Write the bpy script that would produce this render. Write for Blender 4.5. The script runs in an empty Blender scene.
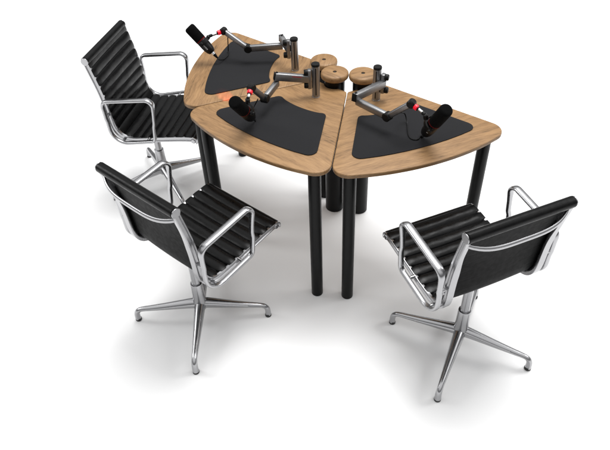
import bpy, bmesh, math, random
from mathutils import Vector, Matrix
random.seed(7)
PI = math.pi
R = math.radians
SC = bpy.context.scene
COL = SC.collection

# ------------------------------------------------------------------ materials
def new_mat(name):
    m = bpy.data.materials.new(name); m.use_nodes = True
    nt = m.node_tree
    return m, nt, nt.nodes['Principled BSDF']

def N(nt, kind, **kw):
    n = nt.nodes.new(kind)
    for k, v in kw.items(): setattr(n, k, v)
    return n

def simple(name, col, rough, metal=0.0, spec=0.5, bump=None, var=0.0, vscale=30.0, rvar=0.0, coat=0.0):
    m, nt, b = new_mat(name)
    b.inputs['Base Color'].default_value = (*col, 1)
    b.inputs['Roughness'].default_value = rough
    b.inputs['Metallic'].default_value = metal
    b.inputs['Specular IOR Level'].default_value = spec
    b.inputs['Coat Weight'].default_value = coat
    tc = N(nt, 'ShaderNodeTexCoord')
    if var or rvar:
        nz = N(nt, 'ShaderNodeTexNoise'); nz.inputs['Scale'].default_value = vscale; nz.inputs['Detail'].default_value = 6
        nt.links.new(tc.outputs['Object'], nz.inputs['Vector'])
        if var:
            rp = N(nt, 'ShaderNodeValToRGB')
            rp.color_ramp.elements[0].position = .3; rp.color_ramp.elements[1].position = .7
            rp.color_ramp.elements[0].color = (*[c*(1-var) for c in col], 1)
            rp.color_ramp.elements[1].color = (*[min(1, c*(1+var)) for c in col], 1)
            nt.links.new(nz.outputs['Fac'], rp.inputs['Fac']); nt.links.new(rp.outputs['Color'], b.inputs['Base Color'])
        if rvar:
            mr = N(nt, 'ShaderNodeMapRange')
            mr.inputs['From Min'].default_value = .3; mr.inputs['From Max'].default_value = .7
            mr.inputs['To Min'].default_value = max(.02, rough-rvar); mr.inputs['To Max'].default_value = rough+rvar
            nt.links.new(nz.outputs['Fac'], mr.inputs['Value']); nt.links.new(mr.outputs['Result'], b.inputs['Roughness'])
    if bump:
        sc, st, dist = bump
        n2 = N(nt, 'ShaderNodeTexNoise'); n2.inputs['Scale'].default_value = sc; n2.inputs['Detail'].default_value = 4
        nt.links.new(tc.outputs['Object'], n2.inputs['Vector'])
        bp = N(nt, 'ShaderNodeBump'); bp.inputs['Strength'].default_value = st; bp.inputs['Distance'].default_value = dist
        nt.links.new(n2.outputs['Fac'], bp.inputs['Height']); nt.links.new(bp.outputs['Normal'], b.inputs['Normal'])
    return m

def wood_mat(name, dark=1.0):
    m, nt, b = new_mat(name)
    tc = N(nt, 'ShaderNodeTexCoord')
    oi = N(nt, 'ShaderNodeObjectInfo')
    # a different slice of the board for every object
    off = N(nt, 'ShaderNodeVectorMath', operation='SCALE'); off.inputs[0].default_value = (3.1, 7.7, 5.3)
    nt.links.new(oi.outputs['Random'], off.inputs['Scale'])
    add = N(nt, 'ShaderNodeVectorMath', operation='ADD')
    nt.links.new(tc.outputs['Object'], add.inputs[0]); nt.links.new(off.outputs[0], add.inputs[1])
    # gentle warp so that the grain wanders
    wz = N(nt, 'ShaderNodeTexNoise'); wz.inputs['Scale'].default_value = 2.6; wz.inputs['Detail'].default_value = 2
    nt.links.new(add.outputs[0], wz.inputs['Vector'])
    wsub = N(nt, 'ShaderNodeVectorMath', operation='SUBTRACT'); wsub.inputs[1].default_value = (.5, .5, .5)
    nt.links.new(wz.outputs['Color'], wsub.inputs[0])
    wsc = N(nt, 'ShaderNodeVectorMath', operation='SCALE'); wsc.inputs['Scale'].default_value = .10
    nt.links.new(wsub.outputs[0], wsc.inputs[0])
    w = N(nt, 'ShaderNodeVectorMath', operation='ADD')
    nt.links.new(add.outputs[0], w.inputs[0]); nt.links.new(wsc.outputs[0], w.inputs[1])
    def grain(sx, sy, detail):
        mp = N(nt, 'ShaderNodeMapping'); mp.inputs['Scale'].default_value = (sx, sy, sx*.6)
        nt.links.new(w.outputs[0], mp.inputs['Vector'])
        nz = N(nt, 'ShaderNodeTexNoise'); nz.inputs['Scale'].default_value = 1.0
        nz.inputs['Detail'].default_value = detail; nz.inputs['Roughness'].default_value = .62
        nt.links.new(mp.outputs[0], nz.inputs['Vector']); return nz
    g1 = grain(38, 4.5, 6)       # broad cathedral bands
    g2 = grain(150, 16, 4)        # fine streaks
    g3 = grain(420, 30, 2)       # pores
    mp = N(nt, 'ShaderNodeMapping'); mp.inputs['Scale'].default_value = (4, 1.6, 3)
    nt.links.new(w.outputs[0], mp.inputs['Vector'])
    g0 = N(nt, 'ShaderNodeTexNoise'); g0.inputs['Scale'].default_value = 1.5; g0.inputs['Detail'].default_value = 3
    nt.links.new(mp.outputs[0], g0.inputs['Vector'])
    def mul(a, k):
        x = N(nt, 'ShaderNodeMath', operation='MULTIPLY'); nt.links.new(a, x.inputs[0]); x.inputs[1].default_value = k; return x.outputs[0]
    def plus(a, c):
        x = N(nt, 'ShaderNodeMath', operation='ADD'); nt.links.new(a, x.inputs[0]); nt.links.new(c, x.inputs[1]); return x.outputs[0]
    s = plus(plus(mul(g1.outputs['Fac'], .40), mul(g2.outputs['Fac'], .34)), plus(mul(g0.outputs['Fac'], .14), mul(g3.outputs['Fac'], .12)))
    rp = N(nt, 'ShaderNodeValToRGB')
    e = rp.color_ramp.elements
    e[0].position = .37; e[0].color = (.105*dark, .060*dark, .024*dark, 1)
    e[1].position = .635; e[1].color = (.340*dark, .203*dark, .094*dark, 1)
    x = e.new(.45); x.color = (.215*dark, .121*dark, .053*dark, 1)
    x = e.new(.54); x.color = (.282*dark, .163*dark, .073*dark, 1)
    nt.links.new(s, rp.inputs['Fac']); nt.links.new(rp.outputs['Color'], b.inputs['Base Color'])
    mr = N(nt, 'ShaderNodeMapRange'); mr.inputs['From Min'].default_value = .35; mr.inputs['From Max'].default_value = .65
    mr.inputs['To Min'].default_value = .52; mr.inputs['To Max'].default_value = .38
    nt.links.new(s, mr.inputs['Value']); nt.links.new(mr.outputs['Result'], b.inputs['Roughness'])
    bp = N(nt, 'ShaderNodeBump'); bp.inputs['Strength'].default_value = .12; bp.inputs['Distance'].default_value = .001
    nt.links.new(s, bp.inputs['Height']); nt.links.new(bp.outputs['Normal'], b.inputs['Normal'])
    b.inputs['Specular IOR Level'].default_value = .35
    return m

M = dict(
    floor=simple('white_floor', (.84, .84, .84), .6, spec=.12, var=.012, vscale=3),
    oak=wood_mat('crown_oak'),
    oak_edge_shaded=wood_mat('crown_oak_edge_shaded', .75),  # same oak, with the shade on the tabletop sides put into a darker colour
    pad=simple('acoustic_felt', (.0185, .0185, .0198), .95, spec=.10, bump=(900, .35, .0012), var=.18, vscale=500),
    leg=simple('black_powder_coat', (.0025, .0025, .0025), .36, spec=.16, bump=(700, .05, .0006), rvar=.05, vscale=40),
    leather=simple('black_leather', (.0024, .0024, .0025), .32, spec=.17, bump=(500, .07, .0007), rvar=.07, vscale=60),
    leather_back=simple('black_leather_reverse', (.0020, .0020, .0021), .5, spec=.05, bump=(600, .06, .0006), rvar=.05, vscale=60),
    chrome=simple('polished_aluminium', (.42, .42, .43), .25, metal=1, rvar=.03, vscale=25),
    satin=simple('satin_aluminium', (.26, .26, .264), .44, metal=1, rvar=.05, vscale=60),
    post=simple('post_aluminium', (.33, .33, .335), .42, metal=1, rvar=.04, vscale=60),
    plastic=simple('black_plastic', (.004, .004, .004), .42, spec=.22, rvar=.06, vscale=80),
    foam=simple('black_foam', (.004, .004, .004), .95, spec=.06, bump=(1400, .8, .002)),
    micbody=simple('microphone_black', (.004, .0037, .0037), .38, spec=.25, bump=(900, .1, .0005)),
    glide=simple('black_rubber', (.012, .012, .012), .6),
    redband=simple('dark_red_band', (.11, .005, .005), .8, spec=.1),
    redmark=simple('red_print', (.45, .02, .04), .5),
    whiteprint=simple('white_print', (.55, .55, .55), .5),
    silver=simple('bright_steel', (.85, .85, .86), .14, metal=1),
    hole=simple('dark_hole', (.012, .010, .009), .8),
)
m, nt, b = new_mat('lit_red_ring')
b.inputs['Base Color'].default_value = (.55, .006, .02, 1); b.inputs['Roughness'].default_value = .3
b.inputs['Emission Color'].default_value = (1.0, .008, .03, 1); b.inputs['Emission Strength'].default_value = .38
M['ring'] = m

# ------------------------------------------------------------------ mesh helpers
def link(name, bm, mat, parent=None, smooth=True, angle=38):
    bmesh.ops.recalc_face_normals(bm, faces=bm.faces)
    me = bpy.data.meshes.new(name); bm.to_mesh(me); bm.free()
    mats = mat if isinstance(mat, (list, tuple)) else [mat]
    for x in mats: me.materials.append(x)
    if smooth:
        for p in me.polygons: p.use_smooth = True
        me.set_sharp_from_angle(angle=R(angle))
    o = bpy.data.objects.new(name, me); COL.objects.link(o)
    if parent is not None: o.parent = parent
    return o

def thing(name, label, cat, loc=(0, 0, 0), rotz=0.0, group=None):
    o = bpy.data.objects.new(name, None); COL.objects.link(o)
    o.location = loc; o.rotation_euler = (0, 0, rotz); o.empty_display_size = .1
    o['label'] = label; o['category'] = cat
    if group: o['group'] = group
    return o

def lathe(prof, seg=40, mtx=None, bm=None):
    """prof: (r, z) from bottom to top; a radius of 0 closes the end."""
    bm = bm or bmesh.new(); rings = []
    mtx = mtx or Matrix()
    for r, z in prof:
        if r < 1e-6: rings.append([bm.verts.new(mtx @ Vector((0, 0, z)))])
        else: rings.append([bm.verts.new(mtx @ Vector((r*math.cos(2*PI*i/seg), r*math.sin(2*PI*i/seg), z))) for i in range(seg)])
    for a, c in zip(rings, rings[1:]):
        for i in range(seg):
            j = (i+1) % seg
            if len(a) == 1 and len(c) == 1: continue
            if len(a) == 1: bm.faces.new((a[0], c[i], c[j]))
            elif len(c) == 1: bm.faces.new((a[i], a[j], c[0]))
            else: bm.faces.new((a[i], a[j], c[j], c[i]))
    return bm

def frame_z(p, d, xhint=None):
    """Matrix with +z along d at p."""
    d = Vector(d).normalized()
    h = Vector(xhint) if xhint is not None else (Vector((0, 0, 1)) if abs(d.z) < .9 else Vector((1, 0, 0)))
    x = (h - d*h.dot(d)).normalized(); y = d.cross(x)
    m = Matrix((x, y, d)).transposed().to_4x4(); m.translation = Vector(p); return m

def cyl(p, q, r, r2=None, seg=28, bev=.0015, bm=None):
    p = Vector(p); q = Vector(q); L = (q-p).length; r2 = r if r2 is None else r2
    b_ = min(bev, L*.3, r*.5)
    return lathe([(0, 0), (r-b_, 0), (r, b_), (r2, L-b_), (r2-b_, L), (0, L)], seg, frame_z(p, q-p), bm)

def loft(rings, closed=False, bm=None, cap=True):
    bm = bm or bmesh.new()
    vs = [[bm.verts.new(v) for v in r] for r in rings]
    n = len(vs[0]); m_ = len(vs)
    for k in range(m_ if closed else m_-1):
        a, c = vs[k], vs[(k+1) % m_]
        for i in range(n):
            j = (i+1) % n
            bm.faces.new((a[i], a[j], c[j], c[i]))
    if not closed and cap:
        bm.faces.new(list(reversed(vs[0]))); bm.faces.new(vs[-1])
    return bm

def tube(pts, r, seg=14, bm=None):
    pts = [Vector(p) for p in pts]; rings = []
    t0 = (pts[1]-pts[0]).normalized()
    nrm = t0.orthogonal().normalized()
    for i, p in enumerate(pts):
        t = (pts[min(i+1, len(pts)-1)]-pts[max(i-1, 0)]).normalized()
        nrm = (nrm - t*nrm.dot(t)).normalized(); bn = t.cross(nrm)
        rr = r(i/(len(pts)-1)) if callable(r) else r
        rings.append([p + (nrm*math.cos(2*PI*k/seg)+bn*math.sin(2*PI*k/seg))*rr for k in range(seg)])
    return loft(rings, bm=bm)

def catmull(pts, n=8, closed=False):
    P = [Vector(p) for p in pts]; out = []; L = len(P)
    for i in range(L if closed else L-1):
        g = lambda k: P[k % L] if closed else P[max(0, min(L-1, k))]
        a, b_, c, d = g(i-1), g(i), g(i+1), g(i+2)
        for s in range(n):
            t = s/n
            out.append(.5*((2*b_)+(c-a)*t+(2*a-5*b_+4*c-d)*t*t+(3*b_-a-3*c+d)*t**3))
    if not closed: out.append(P[-1])
    return out

def round_poly(pts, rad, seg=8):
    """2-D closed polygon with rounded corners."""
    out = []; n = len(pts)
    for i in range(n):
        a, b_, c = Vector(pts[i-1]), Vector(pts[i]), Vector(pts[(i+1) % n])
        r = rad[i] if isinstance(rad, (list, tuple)) else rad
        if r <= 0: out.append(b_.copy()); continue
        u = (a-b_).normalized(); v = (c-b_).normalized()
        ang = u.angle(v); d = r/math.tan(ang/2)
        d = min(d, .49*(a-b_).length, .49*(c-b_).length); rr = d*math.tan(ang/2)
        ctr = b_+(u+v).normalized()*(rr/math.sin(ang/2))
        p0 = b_+u*d-ctr; p1 = b_+v*d-ctr
        a0 = math.atan2(p0.y, p0.x); a1 = math.atan2(p1.y, p1.x); da = (a1-a0+PI) % (2*PI)-PI
        for k in range(seg+1):
            t = a0+da*k/seg; out.append(ctr+Vector((math.cos(t), math.sin(t)))*rr)
    return out

def slab(outline, z0, z1, bev, seg=3, mat_side=None):
    """Extruded plate with softened top and bottom rims."""
    bm = bmesh.new()
    lo = [bm.verts.new((p[0], p[1], z0)) for p in outline]; hi = [bm.verts.new((p[0], p[1], z1)) for p in outline]
    n = len(lo)
    top = bm.faces.new(hi); bot = bm.faces.new(list(reversed(lo)))
    sides = [bm.faces.new((lo[i], lo[(i+1) % n], hi[(i+1) % n], hi[i])) for i in range(n)]
    if mat_side is not None:
        for f in sides: f.material_index = mat_side
    bm.normal_update()
    es = list(set(top.edges) | set(bot.edges))
    if bev: bmesh.ops.bevel(bm, geom=es, offset=bev, segments=seg, profile=.5, affect='EDGES', clamp_overlap=True)
    return bm

def box(c, sx, sy, sz, bev=.002, seg=2, mtx=None, bm=None):
    out = bm or bmesh.new(); t = bmesh.new()
    bmesh.ops.create_cube(t, size=1.0)
    for v in t.verts: v.co = Vector((v.co.x*sx, v.co.y*sy, v.co.z*sz))
    if bev: bmesh.ops.bevel(t, geom=list(t.edges), offset=bev, segments=seg, profile=.5, affect='EDGES')
    mm = (mtx or Matrix()) @ Matrix.Translation(Vector(c)); mp = {}
    for v in t.verts: mp[v] = out.verts.new(mm @ v.co)
    for f in t.faces: out.faces.new([mp[v] for v in f.verts])
    t.free(); return out

def copy_tree(o, parent=None):
    c = o.copy(); COL.objects.link(c)
    if parent is not None: c.parent = parent
    for ch in list(o.children): copy_tree(ch, c)
    return c

# ------------------------------------------------------------------ setting
bm = bmesh.new()
vs = [bm.verts.new(v) for v in ((-40, -40, 0), (40, -40, 0), (40, 40, 0), (-40, 40, 0))]; bm.faces.new(vs)
fl = link('floor', bm, M['floor'], smooth=False); fl['kind'] = 'structure'

# ------------------------------------------------------------------ desks
# local frame: origin on the floor where the three wedges meet, +x out along the wedge
H = .73; TH = .019
T30 = math.tan(R(30))
def wedge_outline():
    gap = .0022
    side = lambda x: x*T30-gap
    front = lambda y: .757-.46*y*y
    xin = .152
    pts = []
    # inner end wraps the round column
    yc = .0405
    pts += [(xin, -side(xin))]
    rads = [.016]
    # corner where a side meets the bowed front edge
    y = .31
    for _ in range(40): y = side(front(y))
    corner = (front(y), y)
    fy = [y*(1-2*k/14) for k in range(15)]
    ff = [(front(v), v) for v in fy]          # from +y to -y
    seq = [(xin, -side(xin)), (corner[0], -y)] + [(front(v), v) for v in [-.24, -.16, -.08, 0, .08, .16, .24]] + [(corner[0], y), (xin, side(xin))]
    rad = [.016, .082] + [.9]*7 + [.082, .016]
    # notch round the column (centre .126, radius .047)
    a0 = math.acos((xin-.126)/.047)
    for k in range(9):
        a = a0-2*a0*k/8
        seq.append((.126+.047*math.cos(a), .047*math.sin(a))); rad.append(0)
    return round_poly(seq, rad, 9)

def pad_outline():
    seq = []; rad = []
    off = .0665/math.cos(R(30))
    side = lambda x: x*T30-off
    front = lambda y: .6585-.42*y*y
    y = .25
    for _ in range(40): y = side(front(y))
    seq += [(front(y), -y)] + [(front(v), v) for v in [-.18, -.12, -.06, 0, .06, .12, .18]] + [(front(y), y)]
    rad += [.034]+[.6]*7+[.034]
    # concave inner edge: an arc of radius .379 about the common centre
    r = .379; a = 0.0
    for _ in range(40): a = math.asin(max(0, min(.9, side(r*math.cos(a))/r)))
    xc, yc = r*math.cos(a)-.004, side(r*math.cos(a)-.004)
    seq.append((xc, yc)); rad.append(.026)
    for k in range(1, 10):
        t = a*.86-2*a*.86*k/10
        seq.append((r*math.cos(t), r*math.sin(t))); rad.append(.25)
    seq.append((xc, -yc)); rad.append(.026)
    return round_poly(seq, rad, 5)

def make_desk(label, rotz):
    t = thing('studio_desk', label, 'desk', (0, 0, 0), rotz, 'wedge desks forming a half hexagon')
    link('tabletop', slab(wedge_outline(), H-TH, H, .0045, 4, 1), [M['oak'], M['oak_edge_shaded']], t, angle=50)
    link('acoustic_pad', slab(pad_outline(), H+.0002, H+.0042, .0015, 2), M['pad'], t)
    for s in (-1, 1):
        a = R(24.55)*s; x, y = .7315*math.cos(a)*.985, .7315*math.sin(a)*.985
        mt = Matrix.Translation((x, y, 0))
        link('leg', lathe([(0, 0), (.0235, 0), (.0255, .002), (.0258, .008), (.0258, H-TH-.010), (.0275, H-TH-.008), (.0275, H-TH-.0005), (0, H-TH-.0005)], 36, mt), M['leg'], t)
    mt = Matrix.Translation((.126, 0, 0))
    c = link('column', lathe([(0, 0), (.043, 0), (.0452, .0025), (.0455, .010), (.0455, .7585), (0, .7585)], 48, mt), M['leg'], t)
    cap = [(0, .7610), (.0530, .7610), (.0578, .7622), (.0610, .7655), (.0625, .7705), (.0625, .7790), (.0612, .7845), (.0585, .7882), (.0545, .7900), (.0098, .7900), (.0090, .7892), (.0090, .7840), (0, .7840)]
    k = link('cap', lathe(cap, 64, mt), M['oak'], c)
    link('cable_hole', lathe([(0, .7842), (.0088, .7842), (.0088, .7862), (0, .7862)], 20, mt), M['hole'], k)
    return t

make_desk('oak wedge desk at the right, its microphone over the right end of a black pad', R(-30))
make_desk('oak wedge desk in the middle, between the other two desks', R(-90))
make_desk('oak wedge desk at the far left, nearest the chair seen from its front', R(-150))

# ------------------------------------------------------------------ office chair
# local frame: +x forward, origin on the floor under the column
PROF = [(-.1465, .829), (-.137, .785), (-.1235, .725), (-.112, .665), (-.104, .605), (-.099, .55), (-.094, .50), (-.083, .4615), (-.058, .434), (-.018, .4225), (.05, .4265), (.13, .4365), (.21, .447), (.27, .4535), (.310, .4555)]
RY = .197
def prof_curve(n=10):
    return [Vector((p.x, p.y)) for p in catmull([(x, z, 0) for x, z in PROF], n)]
def tangents(C):
    out = []
    for i in range(len(C)):
        t = (C[min(i+1, len(C)-1)]-C[max(i-1, 0)]).normalized(); out.append(t)
    return out
def arclen(C):
    s = [0]
    for a, c in zip(C, C[1:]): s.append(s[-1]+(c-a).length)
    return s

def make_rail(sgn):
    C = prof_curve(8)
    # front end curls down and round under the front roller
    e = C[-1]
    for k in range(1, 7):
        a = PI/2-k*R(22); C.append(Vector((e.x+.012*math.cos(a), e.y-.012+.012*math.sin(a))))
    T = tangents(C); rings = []
    S = arclen(C); tot = S[-1]
    for i, (c, t) in enumerate(zip(C, T)):
        n = Vector((-t.y, t.x))                        # towards the sitter
        u = S[i]/tot
        d = .0125+.004*math.exp(-((u-.47)/.12)**2)     # half depth, deeper at the bend
        d *= min(1, .78+4*(1-u)) if u > .9 else 1
        w = .0085
        gg = max(0, min(1, (u-.10)/.16))*max(0, min(1, (.66-u)/.14)); gg = gg*gg*(3-2*gg)
        wi = .0085+.011*gg            # broad inner flange down the back and round the bend
        # channel: groove on the outer face
        prof = [(-d, -wi), (-d*.5, -wi*1.05), (-d*.1, -wi), (d*.5, -w), (d*1.04, 0), (d, w), (d*.62, w*1.05), (d*.40, w*.45), (-d*.40, w*.45), (-d*.62, w*1.05), (-d, w), (-d*1.04, 0)]
        rings.append([Vector((c.x+n.x*a, sgn*(RY+bq), c.y+n.y*a)) for a, bq in prof])
    bm = loft(rings)
    # rounded boss that closes the top end outside the roller
    c = C[0]
    cyl((c.x, sgn*(RY+.0068), c.y), (c.x, sgn*(RY+.0105), c.y), .0185, bev=.0022, bm=bm)
    c = Vector((e.x, e.y-.010))
    cyl((c.x, sgn*(RY-.008), c.y), (c.x, sgn*(RY+.009), c.y), .0125, bev=.003, bm=bm)
    return bm

PITCH = .0468
def sling(part):
    """Padded, channel-stitched cover slung between the rails; part is 'backrest' or 'seat'."""
    C = prof_curve(14); S = arclen(C)
    cut = S[len(C)*8//14]        # in the bend
    # dense resample
    dense = []
    n = 420
    for k in range(n+1):
        s = S[-1]*k/n
        i = max(j for j in range(len(S)) if S[j] <= s+1e-9); i = min(i, len(S)-2)
        f = (s-S[i])/(S[i+1]-S[i]); dense.append((s, C[i].lerp(C[i+1], f)))
    ci = max(j for j in range(len(S)) if S[j] <= cut+1e-9)
    dense.append((cut, C[ci].copy())); dense.sort(key=lambda d: d[0])
    pts = [d for d in dense if (d[0] <= cut+1e-6 if part == 'backrest' else d[0] >= cut-1e-6)]
    cc = [d[1] for d in pts]; tt = tangents(cc)
    NW = 26; HW = RY+.0065
    top = []; bot = []
    for (s, c), t in zip(pts, tt):
        nrm = Vector((-t.y, t.x))
        ph = (s-cut)/PITCH
        puff = abs(math.sin(PI*ph))**.55
        seam = max(0, 1-abs(((ph+.5) % 1)-.5)/.13)
        hw = HW-(.0095 if part == 'backrest' else .0155)*seam**1.2
        rt = []; rb = []
        for k in range(NW+1):
            v = -1+2*k/NW
            ed = max(0, (abs(v)-.86)/.14)
            sag = -.006*(1-v*v)
            wob = .0005*math.sin(7*v+3.1*ph)+.0003*math.sin(19*v-5*ph)
            h = .0105+(.001+.0088*puff)*(1-.55*ed**2)+wob*puff+sag*(1-ed)
            hb = .0065+sag*(1-ed)
            rt.append(Vector((c.x+nrm.x*h, hw*v, c.y+nrm.y*h)))
            rb.append(Vector((c.x+nrm.x*hb, hw*v, c.y+nrm.y*hb)))
        top.append(rt); bot.append(rb)
    bm = bmesh.new()
    rings = [a+list(reversed(b_)) for a, b_ in zip(top, bot)]
    loft(rings, bm=bm)
    m_ = 2*(NW+1)
    nf = len(rings)-1
    bm.faces.ensure_lookup_table()
    for k in range(nf):
        for i in range(m_):
            if NW < i < m_-1: bm.faces[k*m_+i].material_index = 1
    return bm

def loop_path():
    pts = [(.160, .677), (-.102, .6455), (-.0985, .4185), (.128, .4425)]
    return round_poly(pts, [.030, .034, .075, .030], 12)

def make_armrest(sgn):
    P = round_poly([(.160, .677), (-.1035, .6455), (-.0985, .405), (.131, .4500)], [.032, .034, .072, .028], 12)
    # subdivide straights
    Q = []
    for i, a in enumerate(P):
        b_ = P[(i+1) % len(P)]; k = max(1, int((b_-a).length/.02))
        for j in range(k): Q.append(a.lerp(b_, j/k))
    n = len(Q); rings = []
    for i in range(n):
        t = (Q[(i+1) % n]-Q[i-1]).normalized(); nr = Vector((-t.y, t.x))
        up = max(0, min(1, (Q[i].y-.60)/.05))
        wy = .0105+.0042*up                      # the arm pad is broader than the rest of the loop
        wn = .0078+.0008*up
        y0 = .2330+(.04*Q[i].x if Q[i].y < .55 else 0)
        ring = []
        for k in range(16):
            a = 2*PI*k/16
            cx = math.copysign(abs(math.cos(a))**.8, math.cos(a)); sy = math.copysign(abs(math.sin(a))**.8, math.sin(a))
            ring.append(Vector((Q[i].x+nr.x*wn*cx, sgn*(y0+wy*sy), Q[i].y+nr.y*wn*cx)))
        rings.append(ring)
    return loft(rings, closed=True)

def make_base_leg(a):
    path = [(.012, .098), (.05, .094), (.10, .0875), (.16, .0795), (.22, .0725), (.252, .069), (.270, .0645), (.2815, .055), (.2865, .042), (.2880, .026), (.2880, .010)]
    C = [Vector((p.x, p.y)) for p in catmull([(x, z, 0) for x, z in path], 5)]
    T = tangents(C); S = arclen(C); rings = []
    ca, sa = math.cos(a), math.sin(a)
    for i, (c, t) in enumerate(zip(C, T)):
        u = S[i]/S[-1]; nr = Vector((-t.y, t.x))
        hgt = .0190*(1-u)**1.4+.0095+.0032*max(0, (u-.80)/.20)
        wid = .0150*(1-u)**1.2+.0093+.0042*max(0, (u-.80)/.20)
        ring = []
        for k in range(16):
            th = 2*PI*k/16
            n_ = math.cos(th)*hgt; w = math.sin(th)*wid
            if n_ < 0: w *= .72
            x = c.x+nr.x*n_; z = c.y+nr.y*n_
            ring.append(Vector((x*ca-w*sa+.010, x*sa+w*ca, z)))
        rings.append(ring)
    return loft(rings)

def make_chair(label, loc, rotz, base_turn):
    t = thing('office_chair', label, 'chair', loc, rotz, 'black office chairs around the desks')
    bk = link('backrest', sling('backrest'), [M['leather'], M['leather_back']], t, angle=60)
    e = PROF[0]
    link('top_roll', cyl((e[0], -(RY+.0065), e[1]), (e[0], RY+.0065, e[1]), .0200, seg=36, bev=.003), M['leather'], bk)
    st = link('seat', sling('seat'), [M['leather'], M['leather_back']], t, angle=60)
    e = PROF[-1]
    link('front_roll', cyl((e[0]+.004, -(RY+.003), e[1]-.003), (e[0]+.004, RY+.003, e[1]-.003), .0155, seg=30, bev=.003), M['leather'], st)
    for s in (-1, 1):
        link('side_rail', make_rail(s), M['chrome'], t, angle=45)
        ar = link('armrest', make_armrest(s), M['chrome'], t, angle=60)
        for (x, z) in ((-.101, .556), (-.050, .4215), (.085, .4385)):
            link('bracket', cyl((x, s*(RY+.004), z), (x, s*.226, z), .0068, seg=18), M['chrome'], ar)
    # antler-shaped stretcher behind the back
    pts = []
    for k in range(25):
        v = -1+2*k/24
        b_ = (1-abs(v)**3.6)
        pts.append((-.146-.036*b_, v*(RY-.004), .793-.020*b_))
    bm = bmesh.new(); rings = []
    P = [Vector(p) for p in pts]
    for i, q in enumerate(P):
        tg = (P[min(i+1, 24)]-P[max(i-1, 0)]).normalized(); up = Vector((.25, 0, 1)); up = (up-tg*up.dot(tg)).normalized(); sd = tg.cross(up)
        rings.append([q+up*(.0085*math.cos(2*PI*k/14))+sd*(.0055*math.sin(2*PI*k/14)) for k in range(14)])
    link('back_stretcher', loft(rings, bm=bm), M['chrome'], t)
    # seat stretchers under the cover
    bm = bmesh.new()
    for x0 in (.0, .10):
        pts = [(.05+(x0-.05)*(abs(v)**.7), v*(RY-.004), .418+.0-.028*(1-abs(v)**1.5)+(.012 if x0 > .05 else 0)*abs(v)) for v in [-1+2*k/16 for k in range(17)]]
        tube(pts, .0105, 12, bm)
    lathe([(0, .368), (.032, .368), (.036, .374), (.036, .392), (.028, .398), (0, .398)], 30, Matrix.Translation((.02, 0, 0)), bm)
    link('seat_stretcher', bm, M['chrome'], t)
    bm = lathe([(0, .19), (.0185, .19), (.0185, .385), (0, .385)], 30)
    bmesh.ops.translate(bm, vec=(.010, 0, 0), verts=bm.verts)
    col = link('column', bm, M['chrome'], t)
    link('sleeve', lathe([(0, .072), (.024, .072), (.0275, .078), (.031, .10), (.0285, .125), (.0262, .16), (.0255, .222), (.0245, .2265), (.0205, .2275), (0, .2275)], 36, Matrix.Translation((.010, 0, 0))), M['chrome'], col)
    for k in range(4):
        a = R(45+90*k)+base_turn
        lg = link('base_leg', make_base_leg(a), M['chrome'], t, angle=60)
        link('glide', lathe([(0, 0), (.0128, 0), (.0138, .0015), (.0138, .0085), (.0115, .0102), (0, .0102)], 22, Matrix.Translation((.010+.2875*math.cos(a), .2875*math.sin(a), 0))), M['glide'], lg)
    return t

CH = [('black ribbed office chair seen from its front, beside the far left desk', (-.891, -.527, 0), R(27.4), R(-4.0)),
      ('black ribbed office chair at lower left, its back to us, facing the middle desk', (-.011, -1.088, 0), R(88.8), R(.6)),
      ('black ribbed office chair at lower right with its back to us, facing the right desk', (.955, -.534, 0), R(152.3), R(-1.6))]
first = make_chair(*CH[0])
for lab, loc, rz, bt in CH[1:]:
    c = copy_tree(first)
    c.location = loc; c.rotation_euler = (0, 0, rz); c['label'] = lab

# ------------------------------------------------------------------ microphone arms
def bar(p, q, w, h, bev, bm=None, lift=0.0):
    """Flat rounded bar from p to q, h tall."""
    p = Vector(p); q = Vector(q); d = (q-p)
    mt = frame_z((p+q)/2, d, (0, 0, 1))
    return box((0, 0, 0), h, w, d.length, bev, 3, mt, bm)

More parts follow.
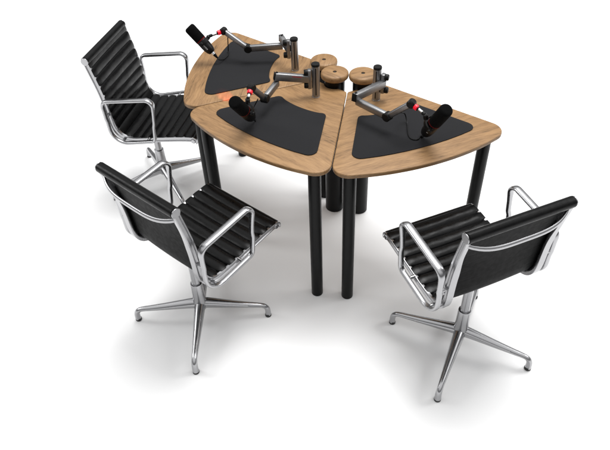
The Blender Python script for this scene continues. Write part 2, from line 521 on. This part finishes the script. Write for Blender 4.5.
def make_arm(label, ang, P0, P1, A2, P2, K, ring, yoke, red_mark=False):
    px, py = .262*math.cos(ang), .262*math.sin(ang)
    t = thing('boom_stand', label, 'boom stand', (px, py, H), 0, 'jointed boom stands on posts')
    o = Vector((px, py, H)); L = lambda v: Vector(v)-o
    P0, P1, A2, P2, K, ring, yoke = map(L, (P0, P1, A2, P2, K, ring, yoke))
    ps = link('post', lathe([(0, 0), (.0180, 0), (.0180, .0025), (.0175, .003), (.0175, .146), (0, .146)], 40), M['post'], t)
    link('post_cap', lathe([(0, .1462), (.0178, .1462), (.0186, .148), (.0186, .154), (.0170, .157), (0, .157)], 40), M['plastic'], ps)
    # extrusion grooves down the post
    d = Vector((P0.x, P0.y, 0)).normalized(); side = Vector((-d.y, d.x, 0))
    bm = bmesh.new()
    for s in (-1, 1):
        c = side*(.0172*s); box((c.x, c.y, .078), .004, .004, .128, .0004, 1, None, bm)
    link('groove', bm, M['plastic'], ps)
    # clamp block with two black hand knobs
    z = P0.z
    c = d*.0265
    mt = frame_z((c.x, c.y, z), (0, 0, 1), d)
    cl = link('clamp', box((0, 0, 0), .016, .024, .088, .003, 2, mt), M['satin'], t)
    for dz in (.024, -.036):
        a = Vector((c.x, c.y, z+dz+.006))+d*.006
        bm = lathe([(0, 0), (.0125, 0), (.0138, .002), (.0138, .014), (.0110, .018), (0, .018)], 16, frame_z(a, d))
        link('knob', bm, M['plastic'], cl)
    # first bar: swivels on the clamp
    u = (P1-P0).normalized()
    s0 = P0-u*.004
    b1 = link('upper_arm', bar(s0, P1+u*.010, .023, .034, .005), M['satin'], t)
    link('end_cap', bar(P1+u*.0102, P1+u*.0135, .0225, .0335, .0012), M['plastic'], b1)
    link('pivot_pin', lathe([(0, 0), (.0058, 0), (.0052, .003), (0, .003)], 16, Matrix.Translation(P1+Vector((0, 0, .0172)))), M['plastic'], b1)
    if red_mark:
        mt = frame_z((P0*.55+P1*.45), u, (0, 0, 1))
        # thin printed stripe on the face turned to the chair
        sd = u.cross(Vector((0, 0, 1)))
        if sd.y > 0: sd = -sd
        q = P0*.60+P1*.40+sd*.0117+Vector((0, 0, .010))
        link('red_mark', box((0, 0, 0), .0030, .0008, .042, 0, 1, frame_z(q, u, (0, 0, 1))), M['redmark'], b1)
    # second and third bars
    b2 = link('middle_arm', bar(A2, P2, .022, .030, .006), M['satin'], t)
    link('hinge_pin', cyl(A2+Vector((0, 0, .010)), A2+Vector((0, 0, .019)), .009), M['plastic'], b2)
    v = (P2-A2).normalized(); hv = v.cross(Vector((0, 0, 1))).normalized()
    link('elbow', cyl(P2-hv*.0155, P2+hv*.0155, .0185, bev=.003), M['plastic'], t)
    b3 = link('fore_arm', bar(P2, K, .020, .024, .006), M['satin'], t)
    kb = bmesh.new()
    w = (K-P2).normalized(); hw = w.cross(Vector((0, 0, 1))).normalized()
    cyl(K-hw*.015, K+hw*.015, .0165, bev=.004, bm=kb)
    link('tilt_joint', kb, M['plastic'], t)
    # lit red ring and threaded stem towards the yoke
    dr = (yoke-K); Lr = dr.length; dr.normalize()
    link('light_ring', cyl(K+dr*.016, K+dr*.031, .0112, bev=.002), M['ring'], t)
    link('ring_collar', cyl(K+dr*.0312, K+dr*.036, .0085), M['plastic'], t)
    link('stem', cyl(K+dr*.036, K+dr*.036+(yoke-K-dr*.036)*.55, .0062), M['silver'], t)
    link('stem_thread', cyl(K+dr*.036+(yoke-K-dr*.036)*.55, yoke-dr*.003, .0072), M['plastic'], t)
    return t

YK = {}
ARMS = [
 dict(label='jointed grey boom stand on the far left desk, reaching past the tabletop', ang=R(-150), P0=(-.2476, -.1477, .835), P1=(-.3230, -.1050, .846), A2=(-.3193, -.1042, .812), P2=(-.4469, -.2088, .805), K=(-.5683, -.2376, .87), ring=(-.5789, -.2593, .867), yoke=(-.5995, -.3080, .861)),
 dict(label='jointed grey boom stand on the middle desk, red mark on its upper bar', ang=R(-90), P0=(-.0207, -.2790, .815), P1=(-.1112, -.3851, .845), A2=(-.1165, -.3787, .812), P2=(-.0811, -.5011, .805), K=(-.074, -.5798, .895), ring=(-.0617, -.6021, .885), yoke=(-.050, -.630, .873), red_mark=True),
 dict(label='jointed grey boom stand folded into a zigzag on the right desk', ang=R(-30), P0=(.2550, -.1210, .812), P1=(.2486, -.3159, .838), A2=(.2433, -.3037, .812), P2=(.4032, -.3177, .805), K=(.4961, -.304, .89), ring=(.5218, -.3088, .882), yoke=(.5640, -.3120, .868)),
]
for a in ARMS: make_arm(**a)

# ------------------------------------------------------------------ microphones
def make_mic(label, foam_tip, tail, yoke, logo_dir):
    f, q = Vector(foam_tip), Vector(tail)
    mid = (f+q)/2; d = (f-q); Lh = d.length/2; d.normalize()
    t = thing('microphone', label, 'microphone', mid, 0, 'black studio microphones')
    yk = Vector(yoke)-mid
    lat = (yk-d*yk.dot(d)).normalized()
    X = frame_z((0, 0, 0), d, lat)           # x towards the yoke, z towards the foam
    r = .0262
    z0, z1 = -Lh-.006, Lh+.010
    body = [(0, z0), (.013, z0), (.0155, z0+.002), (.0200, z0+.010), (.0235, z0+.024), (.0248, z0+.040), (.0250, -.006), (.0240, -.004), (.0240, .000)]
    body.append((0, .0))
    bo = link('body', lathe(body, 40, X), M['micbody'], t)
    fo = [(0, .001), (.0252, .001), (.0258, .004)]
    for k in range(9):
        a = k/8*PI/2; fo.append(((.0262-.010)+.010*math.cos(a), z1-.014+.014*math.sin(a)))
    fo.append((0, z1+.0005))
    link('windscreen', lathe(fo, 40, X), M['foam'], t)
    link('red_band', lathe([(.0236, -.0030), (.0255, -.0030), (.0255, .0012), (.0236, .0012)], 40, X), M['redband'], t)
    # small printed name on the barrel: short strokes
    bm = bmesh.new(); ld = Vector(logo_dir); ld = (ld-d*ld.dot(d)).normalized()
    sd = d.cross(ld)
    for k, (w, h) in enumerate([(.0022, .0062), (.0016, .0062), (.0024, .0062), (.0016, .0062), (.0022, .0062), (.0018, .0062)]):
        zc = -.050+k*.0045
        c = d*zc+ld*.0251
        box((0, 0, 0), .0006, h, w, 0, 1, frame_z(c, d, ld), bm)
    link('name_print', bm, M['whiteprint'], bo)
    # U-shaped yoke round the barrel
    ax = d.cross(lat)
    pts = []
    for k in range(25):
        a = R(-105+210*k/24); pts.append(lat*(.0335*math.cos(a))+ax*(.0335*math.sin(a))+d*(-.016))
    bm = bmesh.new(); rings = []
    for k, p in enumerate(pts):
        a = R(-105+210*k/24); rad = lat*math.cos(a)+ax*math.sin(a)
        rings.append([p+rad*(.0032*cx)+d*(.0090*cz) for cx, cz in ((-1, -1), (1, -1), (1.2, 0), (1, 1), (-1, 1))])
    loft(rings, bm=bm)
    base = lat*.0335+d*(-.016)
    cyl(base, yk+(yk-base).normalized()*.004, .0095, bev=.003, bm=bm)
    y = link('yoke', bm, M['plastic'], t)
    for s in (-1, 1):
        c = ax*(s*.024)+d*(-.016)
        link('knob', cyl(c, c+ax*(s*.0185), .0090, seg=18, bev=.002), M['plastic'], y)
    link('connector', cyl(d*(z0+.001), d*(z0-.012), .0088, bev=.001), M['silver'], t)
    link('cable_boot', cyl(d*(z0-.0122), d*(z0-.036), .0080, .0040), M['plastic'], t)
    return mid+d*(z0-.034), -d

MICS = [
 ('black microphone with red band tilted beyond the far left desk edge', (-.673, -.349, .8964), (-.5833, -.3164, .7941), (-.5995, -.3080, .861), (.6, -.8, .2)),
 ('black microphone over the middle desk pad with its foam end towards us', (-.0214, -.7253, .9161), (-.0634, -.6066, .7739), (-.050, -.630, .873), (1, .2, .3)),
 ('black microphone over the right desk pad, its foam end tilted up to the right', (.6491, -.3226, .9244), (.5549, -.2778, .7656), (.5640, -.3120, .868), (.3, -.9, .1)),
]
ends = [make_mic(*m_) for m_ in MICS]

# ------------------------------------------------------------------ cables
CAB = [
 ('thin black cable looping over the far left desk pad below its microphone', [(-.5625, -.2631, .7375), (-.5756, -.2221, .7375), (-.6050, -.1900, .7375), (-.590, -.2000, .78), (-.5500, -.2330, .845)]),
 ('thin black cable hanging below the microphone of the middle desk', [(-.1003, -.5532, .7375), (-.1402, -.5167, .7395), (-.1393, -.4984, .76), (-.1068, -.5157, .80)]),
 ('thin black cable curving across the right desk pad behind its microphone', [(.5351, -.2945, .7375), (.5194, -.3061, .7375), (.4958, -.2975, .7375), (.4666, -.2618, .7375), (.4377, -.2206, .742), (.4220, -.2183, .775), (.4400, -.2900, .822)]),
]
for (lab, pts), (e, dd) in zip(CAB, ends):
    e2 = e+dd*.012
    P = catmull([tuple(e), tuple(e2)]+pts, 9)
    P = [Vector((p.x, p.y, max(p.z, .7372))) for p in P]
    o = link('microphone_cable', tube(P, .0024, 10), M['plastic'])
    o['label'] = lab; o['category'] = 'cable'; o['group'] = 'microphone cables'

# ------------------------------------------------------------------ light
w = bpy.data.worlds.new('World'); SC.world = w; w.use_nodes = True
nt = w.node_tree; bg = nt.nodes['Background']
tc = nt.nodes.new('ShaderNodeTexCoord'); sp = nt.nodes.new('ShaderNodeSeparateXYZ')
nt.links.new(tc.outputs['Generated'], sp.inputs[0])
rp = nt.nodes.new('ShaderNodeValToRGB'); rp.color_ramp.interpolation = 'EASE'
e = rp.color_ramp.elements
e[0].position = 0.0; e[0].color = (.06, .06, .062, 1)
e[1].position = 1.0; e[1].color = (1, 1, 1, 1)
x = e.new(.30); x.color = (.22, .22, .222, 1)
x = e.new(.70); x.color = (.85, .85, .85, 1)
nt.links.new(sp.outputs['Z'], rp.inputs['Fac'])
nt.links.new(rp.outputs['Color'], bg.inputs['Color'])
bg.inputs['Strength'].default_value = 1.17

def area(name, loc, target, size, size_y, power, col=(1, 1, 1)):
    l = bpy.data.lights.new(name, 'AREA'); l.shape = 'RECTANGLE'; l.size = size; l.size_y = size_y; l.energy = power; l.color = col
    o = bpy.data.objects.new(name, l); COL.objects.link(o); o.location = loc
    o.rotation_euler = (Vector(target)-Vector(loc)).to_track_quat('-Z', 'Y').to_euler()
    return o
area('overhead_softbox', (.1, 1.7, 8.0), (0, -.4, 0), 3.8, 3.8, 605)
area('side_softbox', (-4.2, -3.0, 3.2), (0, -.4, .5), 1.2, 2.4, 70)
area('rear_softbox', (3.4, 3.0, 3.4), (0, -.4, .6), 1.6, 1.6, 70)
# red glow thrown on the oak by the lit ring of the middle arm
l = bpy.data.lights.new('ring_glow', 'SPOT'); l.energy = 9.0; l.color = (1, .10, .03); l.spot_size = R(15); l.spot_blend = .9; l.shadow_soft_size = .004
o = bpy.data.objects.new('ring_glow', l); COL.objects.link(o); o.location = (-.0930, -.5900, .884)
o.rotation_euler = (Vector((-.325, -.497, .73))-Vector(o.location)).to_track_quat('-Z', 'Y').to_euler()

# ------------------------------------------------------------------ camera
cam = bpy.data.cameras.new('camera'); co = bpy.data.objects.new('camera', cam); COL.objects.link(co)
co.location = (1.4976, -2.1284, 2.1353); co.rotation_euler = (.8351, .0300, .6789)
cam.sensor_width = 36; cam.lens = 36*619.5747/610; cam.clip_start = .05; cam.clip_end = 300
SC.camera = co
SC.view_settings.view_transform = 'Standard'; SC.view_settings.look = 'None'
SC.view_settings.exposure = 0; SC.view_settings.gamma = 1
SC.cycles.use_denoising = True
SC.cycles.max_bounces = 8
SC.cycles.sample_clamp_indirect = 6
